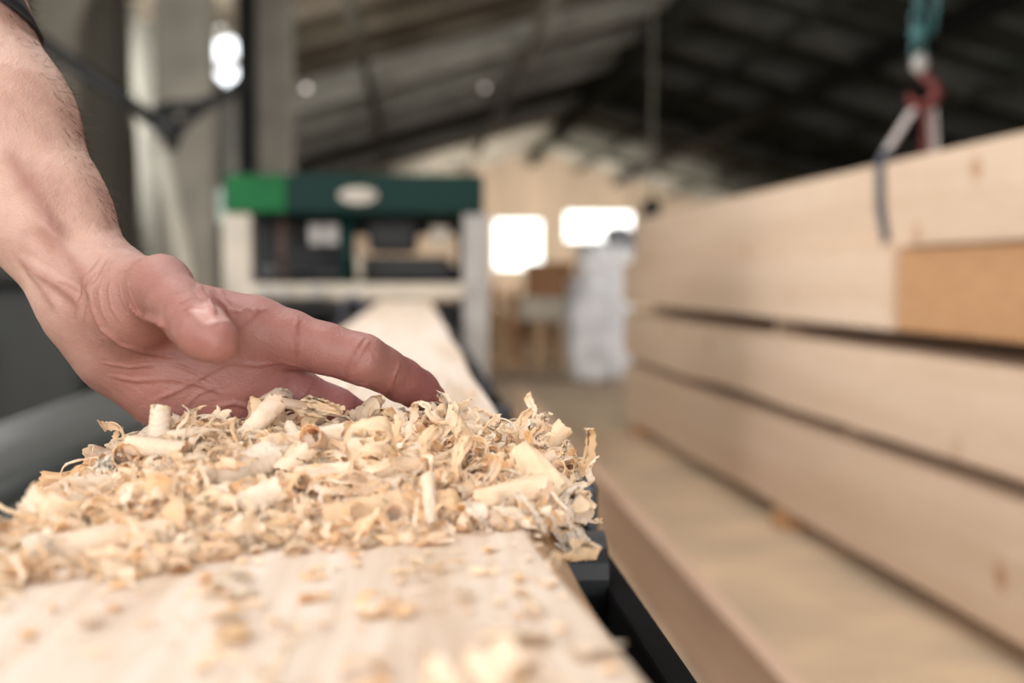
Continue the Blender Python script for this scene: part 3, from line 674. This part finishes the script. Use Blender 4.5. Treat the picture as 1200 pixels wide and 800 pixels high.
# ------------------------------------------------------------------ wood shavings
def shaving_mat():
    m=bpy.data.materials.new('pine_shaving'); m.use_nodes=True; nt=m.node_tree; b=nt.nodes['Principled BSDF']; N=nt.nodes.new; L=nt.links.new
    oi=N('ShaderNodeObjectInfo'); geo=N('ShaderNodeNewGeometry'); tc=N('ShaderNodeTexCoord')
    ad=N('ShaderNodeMath'); L(oi.outputs['Random'],ad.inputs[0]); L(geo.outputs['Random Per Island'],ad.inputs[1]); fr=N('ShaderNodeMath'); fr.operation='FRACT'; L(ad.outputs[0],fr.inputs[0])
    r=N('ShaderNodeValToRGB'); e=r.color_ramp.elements; e[0].position=0; e[0].color=lin((255,248,236)); e[1].position=1; e[1].color=lin((244,210,164))
    x=e.new(.45); x.color=lin((255,243,224)); x=e.new(.8); x.color=lin((253,234,204)); L(fr.outputs[0],r.inputs[0])
    n=N('ShaderNodeTexNoise'); n.inputs['Scale'].default_value=260; n.inputs['Detail'].default_value=4; L(tc.outputs['Object'],n.inputs['Vector'])
    mr=N('ShaderNodeMapRange'); mr.inputs[1].default_value=.45; mr.inputs[2].default_value=.75; mr.inputs[4].default_value=.35; L(n.outputs['Fac'],mr.inputs[0])
    mx=N('ShaderNodeMixRGB'); mx.inputs[2].default_value=lin((247,222,184)); L(mr.outputs[0],mx.inputs[0]); L(r.outputs[0],mx.inputs[1]); L(mx.outputs[0],b.inputs['Base Color'])
    b.inputs['Roughness'].default_value=.7; b.inputs['Specular IOR Level'].default_value=.12
    tr=N('ShaderNodeBsdfTranslucent'); tm=N('ShaderNodeMixRGB'); tm.blend_type='MULTIPLY'; tm.inputs[0].default_value=1; tm.inputs[2].default_value=(1,.90,.74,1); L(mx.outputs[0],tm.inputs[1]); L(tm.outputs[0],tr.inputs[0]); ms=N('ShaderNodeMixShader'); ms.inputs[0].default_value=.45
    L(b.outputs[0],ms.inputs[1]); L(tr.outputs[0],ms.inputs[2]); L(ms.outputs[0],nt.nodes['Material Output'].inputs[0])
    bp=N('ShaderNodeBump'); bp.inputs['Strength'].default_value=.4; bp.inputs['Distance'].default_value=.0004; L(n.outputs['Fac'],bp.inputs['Height']); L(bp.outputs[0],b.inputs['Normal'])
    return m
M_sh=shaving_mat()
def curl(r0,grow,turns,width,pitch=0,rib=.00020,nrib=1400,rag=.0012,crump=.0006,nu=44,nv_=14,th=.00012,seed=0,cone_=0,bend=0):
    """thin sheet rolled about local X; ragged ends, fine ribs"""
    rs=np.random.default_rng(seed); off=rs.uniform(0,50,3)
    e0=np.cumsum(rs.normal(0,rag*.5,nu)); e1=np.cumsum(rs.normal(0,rag*.5,nu)); e0-=np.linspace(e0[0],e0[-1],nu); e1-=np.linspace(e1[0],e1[-1],nu)
    e0=np.clip(e0+rs.normal(0,rag*.4,nu),-.003,.003); e1=np.clip(e1+rs.normal(0,rag*.4,nu),-.003,.003)
    s0=rs.normal(0,.12,nv_); s1=rs.normal(0,.12,nv_)
    pts=np.zeros((nu,nv_,3)); A=turns*2*math.pi
    for i in range(nu):
        for j in range(nv_):
            v=j/(nv_-1); u=i/(nu-1); a=A*u+(1-u)*s0[j]+u*s1[j]
            x=(-width/2+e0[i])*(1-v)+(width/2+e1[i])*v
            r=r0*(1+grow*u)*(1+cone_*(v-.5))+rib*math.sin(nrib*x*2*math.pi/1.5)
            q=Vector((x*90+off[0],math.cos(a)*r*150+off[1],math.sin(a)*r*150+u*2)); 
            r+=crump*noise.noise(q)
            y=r*math.cos(a); z_=r*math.sin(a)+bend*(x*x)
            pts[i,j]=(x+pitch*u-pitch/2+crump*noise.noise(q+Vector((9,0,0))),y,z_)
    gu=np.gradient(pts,axis=0); gv=np.gradient(pts,axis=1); n=np.cross(gu,gv); n/=np.linalg.norm(n,axis=2)[...,None]+1e-12
    V=np.concatenate([(pts+n*th).reshape(-1,3),(pts-n*th).reshape(-1,3)]); c=V.mean(0); V-=c; N_=nu*nv_; Fc=[]
    for i in range(nu-1):
        for j in range(nv_-1):
            a=i*nv_+j; Fc.append((a,a+1,a+nv_+1,a+nv_)); Fc.append((N_+a,N_+a+nv_,N_+a+nv_+1,N_+a+1))
    ex=[];b=[2*N_]
    def rim(q):
        ex.extend(V[list(q)]); Fc.append((b[0],b[0]+1,b[0]+2,b[0]+3)); b[0]+=4
    for i in range(nu-1):
        for j in (0,nv_-1):
            a=i*nv_+j; q=(a,a+nv_,N_+a+nv_,N_+a); rim(q if j==0 else q[::-1])
    for j in range(nv_-1):
        for i in (0,nu-1):
            a=i*nv_+j; q=(a,N_+a,N_+a+1,a+1); rim(q if i==0 else q[::-1])
    V=np.concatenate([V,np.array(ex)])
    return V,Fc
def mk(V,Fc,name='wood_shaving'):
    m=bpy.data.meshes.new(name); m.from_pydata(V.tolist(),[],Fc); m.materials.append(M_sh); m.shade_smooth(); return m
protos={'roll':[],'ribbon':[],'flake':[]}; raw=[]
for i in range(12): protos['roll'].append(mk(*curl(random.uniform(.0020,.0036),random.uniform(.1,.4),random.uniform(1.1,2.2),random.uniform(.016,.030),seed=i,cone_=random.uniform(-.15,.15),crump=.0004,nu=56,nv_=26,rag=.0007)))
for i in range(14): protos['ribbon'].append(mk(*curl(random.uniform(.0022,.0055),random.uniform(.2,.8),random.uniform(1.0,2.8),random.uniform(.0022,.005),pitch=random.uniform(.016,.040),seed=40+i,crump=.0012,nu=90,nv_=8,rag=.0006)))
for i in range(16): protos['flake'].append(mk(*curl(random.uniform(.003,.007),random.uniform(0,.6),random.uniform(.3,.9),random.uniform(.006,.014),pitch=random.uniform(-.006,.006),seed=80+i,crump=.0030,rag=.0020,nu=30,nv_=16)))
smallp=[curl(random.uniform(.0012,.0030),.4,random.uniform(.4,1.6),random.uniform(.0010,.0030) if i%3 else random.uniform(.004,.008),pitch=random.uniform(.001,.010),seed=200+i,crump=.0016,rag=.0009,nu=18,nv_=6) for i in range(36)]+[curl(random.uniform(.003,.010),.3,random.uniform(.3,1.0),random.uniform(.0009,.0016),pitch=random.uniform(.004,.014),seed=300+i,crump=.0030,rag=.0003,nu=26,nv_=3) for i in range(3)]
def ss(a,b,x): t=min(1,max(0,(x-a)/(b-a))); return t*t*(3-2*t)
def Hh(x,y):
    top=np.interp(x,[-.128,-.118,-.100,-.085,-.05,0,.02,.035,.05,.062],[0,.011,.018,.0235,.026,.0255,.0225,.0185,.010,0])
    f0=np.interp(x,[-.12,-.08,-.05,.0,.03,.05],[.325,.350,.400,.405,.41,.42]); f0+=.022*noise.noise(Vector((x*38,2.2,0))); f1=f0+.135+(.05 if x<-.08 else 0)
    front=ss(f0,f1,y); low=.30 if x<-.07 else .25
    back=1-ss(.585,.665,y)
    prof=front**1.3
    return top*prof*back*(1+.18*noise.noise(Vector((x*45,y*45,1))))
def handd(p):
    l=np.array([Vector(p-CAM).dot(rt),Vector(p-CAM).dot(up),Vector(p-CAM).dot(fw)])
    return min(float(seg_d(l[None],a,b,ra,rb)[0]) for a,b,ra,rb,k in prims[5:])
hero=[('roll',0,(86,571,.50),(150,566,.51),'long pale rolled shaving poking out over the left edge of the heap',.9),
('roll',1,(382,612,.462),(470,594,.475),'ribbed rolled shaving lying across the front middle of the heap',1.15),
('roll',2,(502,560,.478),(506,612,.470),'short round roll standing upright in the heap below the fingertip',.9),
('roll',3,(285,515,.545),(325,470,.55),'large ribbed brownish curl leaning against the palm',1.1),
('roll',4,(186,520,.53),(188,478,.53),'upright square ribbed curl under the heel of the hand',.85),
('roll',5,(155,522,.520),(215,528,.515),'ribbed roll lying just left of the palm, top left of heap',1.),
('roll',6,(250,570,.495),(318,535,.51),'long slanting roll in the left middle of the heap',1.05),
('ribbon',0,(437,565,.480),(433,505,.50),'thin ribbon standing upright in the centre of the heap',1.0),
('ribbon',1,(470,510,.515),(560,552,.50),'long narrow ribbon slanting down right of the heap centre',1.2),
('ribbon',2,(430,506,.55),(528,478,.55),'long strip lying under the index fingertip',1.1),
('flake',5,(352,470,.56),(398,486,.56),'pale forked shaving below the middle finger',1.0),
('roll',7,(610,540,.53),(680,605,.515),'long golden curled strip hanging over the right edge of the timber',1.25),
('flake',0,(610,515,.55),(650,505,.55),'ragged golden flake sticking out at the right top of the heap',1.4),
('flake',1,(645,625,.50),(700,630,.50),'crumpled white shaving jutting out over the right edge of the timber',1.4),
('roll',8,(60,655,.42),(195,632,.44),'big blurred roll at the front left of the heap',1.35),
('flake',2,(20,655,.41),(60,640,.42),'small blurred tuft at the far left tip of the heap',1.1),
('flake',3,(112,548,.52),(140,535,.52),'loose pale flake beside the left edge of the heap',1.1),
('ribbon',4,(245,780,.295),(350,765,.30),'flat blurred shaving lying alone on the timber at the bottom left',.9),
('ribbon',5,(520,620,.47),(640,600,.48),'long pale ribbon lying at the right front of the heap',1.3),
('roll',9,(560,590,.49),(640,570,.50),'slim roll on the right side of the heap',1.),
('ribbon',6,(500,790,.29),(600,775,.29),'thin curled shaving at the bottom edge of the picture',.7)]
HSEG=[(np.array(a[:2],float),np.array(b_[:2],float),min(a[2],b_[2])-.02) for kind,i,a,b_,lb,s in hero]
def covers(p,mar):
    d=(p-CAM).dot(fw); q=np.array((600+(p-CAM).dot(rt)/d*F,400-(p-CAM).dot(up)/d*F))
    for a,b_,dd_ in HSEG:
        if d>dd_+.004: continue
        ab=b_-a; t=min(1,max(0,((q-a)@ab)/(ab@ab)))
        if np.linalg.norm(q-a-t*ab)<mar: return True
    return False
# loose core of the heap: fine curls nobody could count, over a low mound of chips
sv=[];sf=[];
def addraw(V,Fc,M4):
    b=len(sv); A=np.array(M4); W=V@A[:3,:3].T+A[:3,3]; sv.extend(W.tolist()); sf.extend([tuple(q+b for q in f) for f in Fc])
def rot(): return Matrix.Rotation(random.uniform(0,6.28),4,'Z')@Matrix.Rotation(random.uniform(0,6.28),4,'X')@Matrix.Rotation(random.uniform(-.6,.6),4,'Y')
cnt=0
while cnt<4600:
    x=random.uniform(-.122,.054); y=random.uniform(.34,.66); h=Hh(x,y)
    if h<.001: 
        continue
    z_=BT+h*random.uniform(.45,.86)+.001
    p=Vector((x,y,z_))
    if handd(p)<.004 or covers(p,15): continue
    addraw(*random.choice(smallp),Matrix.Translation(p)@rot()@Matrix.Scale(random.uniform(.6,1.3),4)); cnt+=1
for i in range(520):      # crumbs thinning out over the plank
    x=random.uniform(-.112,.042); y=.20+.30*random.random()**.4
    if random.random()<.3: y=random.uniform(.62,1.1)
    addraw(*random.choice(smallp),Matrix.Translation((x,y,BT+.0012))@Matrix.Rotation(random.uniform(0,6.28),4,'Z')@Matrix.Diagonal((1,1,.35,1))@Matrix.Scale(random.uniform(.3,.7),4))
nx_,ny_=60,80; b0=len(sv)
xs_=np.linspace(-.120,.052,nx_); ys_=np.linspace(.33,.67,ny_)
for x in xs_:
    for y in ys_:
        sv.append((x,y,BT+max(.0,Hh(x,y)*.62+.0012*noise.noise(Vector((x*400,y*400,0)))-.0006)+ -.0002))
for i in range(nx_-1):
    for j in range(ny_-1):
        a=b0+i*ny_+j; q=(a,a+ny_,a+ny_+1,a+1)
        if min(sv[v][2] for v in q)>BT+.0012: sf.append(q)
ms=bpy.data.meshes.new('fine_shavings'); ms.from_pydata(sv,[],sf); ms.materials.append(M_sh); ms.shade_smooth()
fs=bpy.data.objects.new('fine_shavings',ms); COL.objects.link(fs); fs['kind']='stuff'; tag(fs,'loose mass of fine crumbled pine shavings filling the heap on the timber','wood shavings')

used=set()
def put(kind,idx,p,R,s,label,group):
    m=protos[kind][idx%len(protos[kind])]
    if (kind,idx) not in used or True:
        o=bpy.data.objects.new('wood_shaving',m)
    COL.objects.link(o); o.matrix_world=Matrix.Translation(p)@R@Matrix.Scale(s,4); o['label']=label; o['category']='wood shaving'; o['group']=group; return o
def axis_rot(dirv):
    """turn local X onto dirv"""
    return Vector((1,0,0)).rotation_difference(Vector(dirv).normalized()).to_matrix().to_4x4()
# named curls from the photograph: ends given as pixels and distance
for kind,i,a,b_,lb,s in hero:
    A_=P(a[0],a[1],a[2]-.020); B_=P(b_[0],b_[1],b_[2]-.020); d=B_-A_; m=protos[kind][i]; vx=[v.co.x for v in m.vertices]; ln=max(vx)-min(vx)
    o=put(kind,i,(A_+B_)/2,axis_rot(d)@Matrix.Rotation(random.uniform(0,6.28),4,'X'),1,lb,'wood shavings heaped on the planed timber')
    k_=1.2*d.length/ln; s*=1.3; o.scale=(k_,s*(.5+.5*min(k_,1.6)),s*(.5+.5*min(k_,1.6)))
    bb=[o.matrix_world@v.co for v in m.vertices]; 
n=len(hero); tries=0
pl_={'roll':'rolled','ribbon':'narrow ribbon like','flake':'crumpled'}
while n<300 and tries<20000:
    tries+=1
    x=random.uniform(-.124,.058); y=random.uniform(.33,.64); scat=False
    if n>265: x=random.uniform(-.11,.04); y=random.uniform(.24,.44); scat=True
    h=Hh(x,y)
    if h<.002 and not scat: continue
    kind=random.choices(('roll','ribbon','flake'),(.42,.36,.22))[0]
    sc1=random.uniform(.7,1.25)*(.75 if scat else 1)
    if scat and kind=='roll': kind='flake'
    m=protos[kind][random.randrange(len(protos[kind]))]; idx=protos[kind].index(m)
    if kind=='roll': R=Matrix.Rotation(random.uniform(0,3.14),4,'Z')@Matrix.Rotation(random.gauss(0,.3),4,'Y')@Matrix.Rotation(random.uniform(0,6.28),4,'X')
    elif kind=='ribbon': R=Matrix.Rotation(random.uniform(0,6.28),4,'Z')@Matrix.Rotation(random.gauss(0,.5),4,'Y')@Matrix.Rotation(random.gauss(0,.6)+ (0 if random.random()<.5 else 1.57),4,'X')
    else: R=rot()
    if scat: R=Matrix.Rotation(random.uniform(0,6.28),4,'Z')@Matrix.Diagonal((1,1,.4,1))
    z_=BT+max(h*random.uniform(.80,1.08),.003 if not scat else .002)
    p=Vector((x,y,z_))
    if handd(p)<.0085 or covers(p,30): continue
    if scat: zone='scattered on the bare timber in the foreground'; g='stray shavings on the bare timber'
    elif x<-.075: zone='in the left flank of the heap'; g='shavings in the left flank of the heap'
    elif x>.02: zone='in the right flank of the heap'; g='shavings in the right flank of the heap'
    elif y<.49: zone='on the front slope of the heap'; g='shavings on the front slope of the heap'
    else: zone='on the crest of the heap by the fingers'; g='shavings on the crest of the heap'
    sz='large ' if sc1>1.05 else 'small ' if sc1<.85 else 'medium '
    put(kind,idx,p,R,sc1,'%s%s pale pine shaving %s'%(sz,pl_[kind],zone),sz+pl_[kind]+' '+g); n+=1
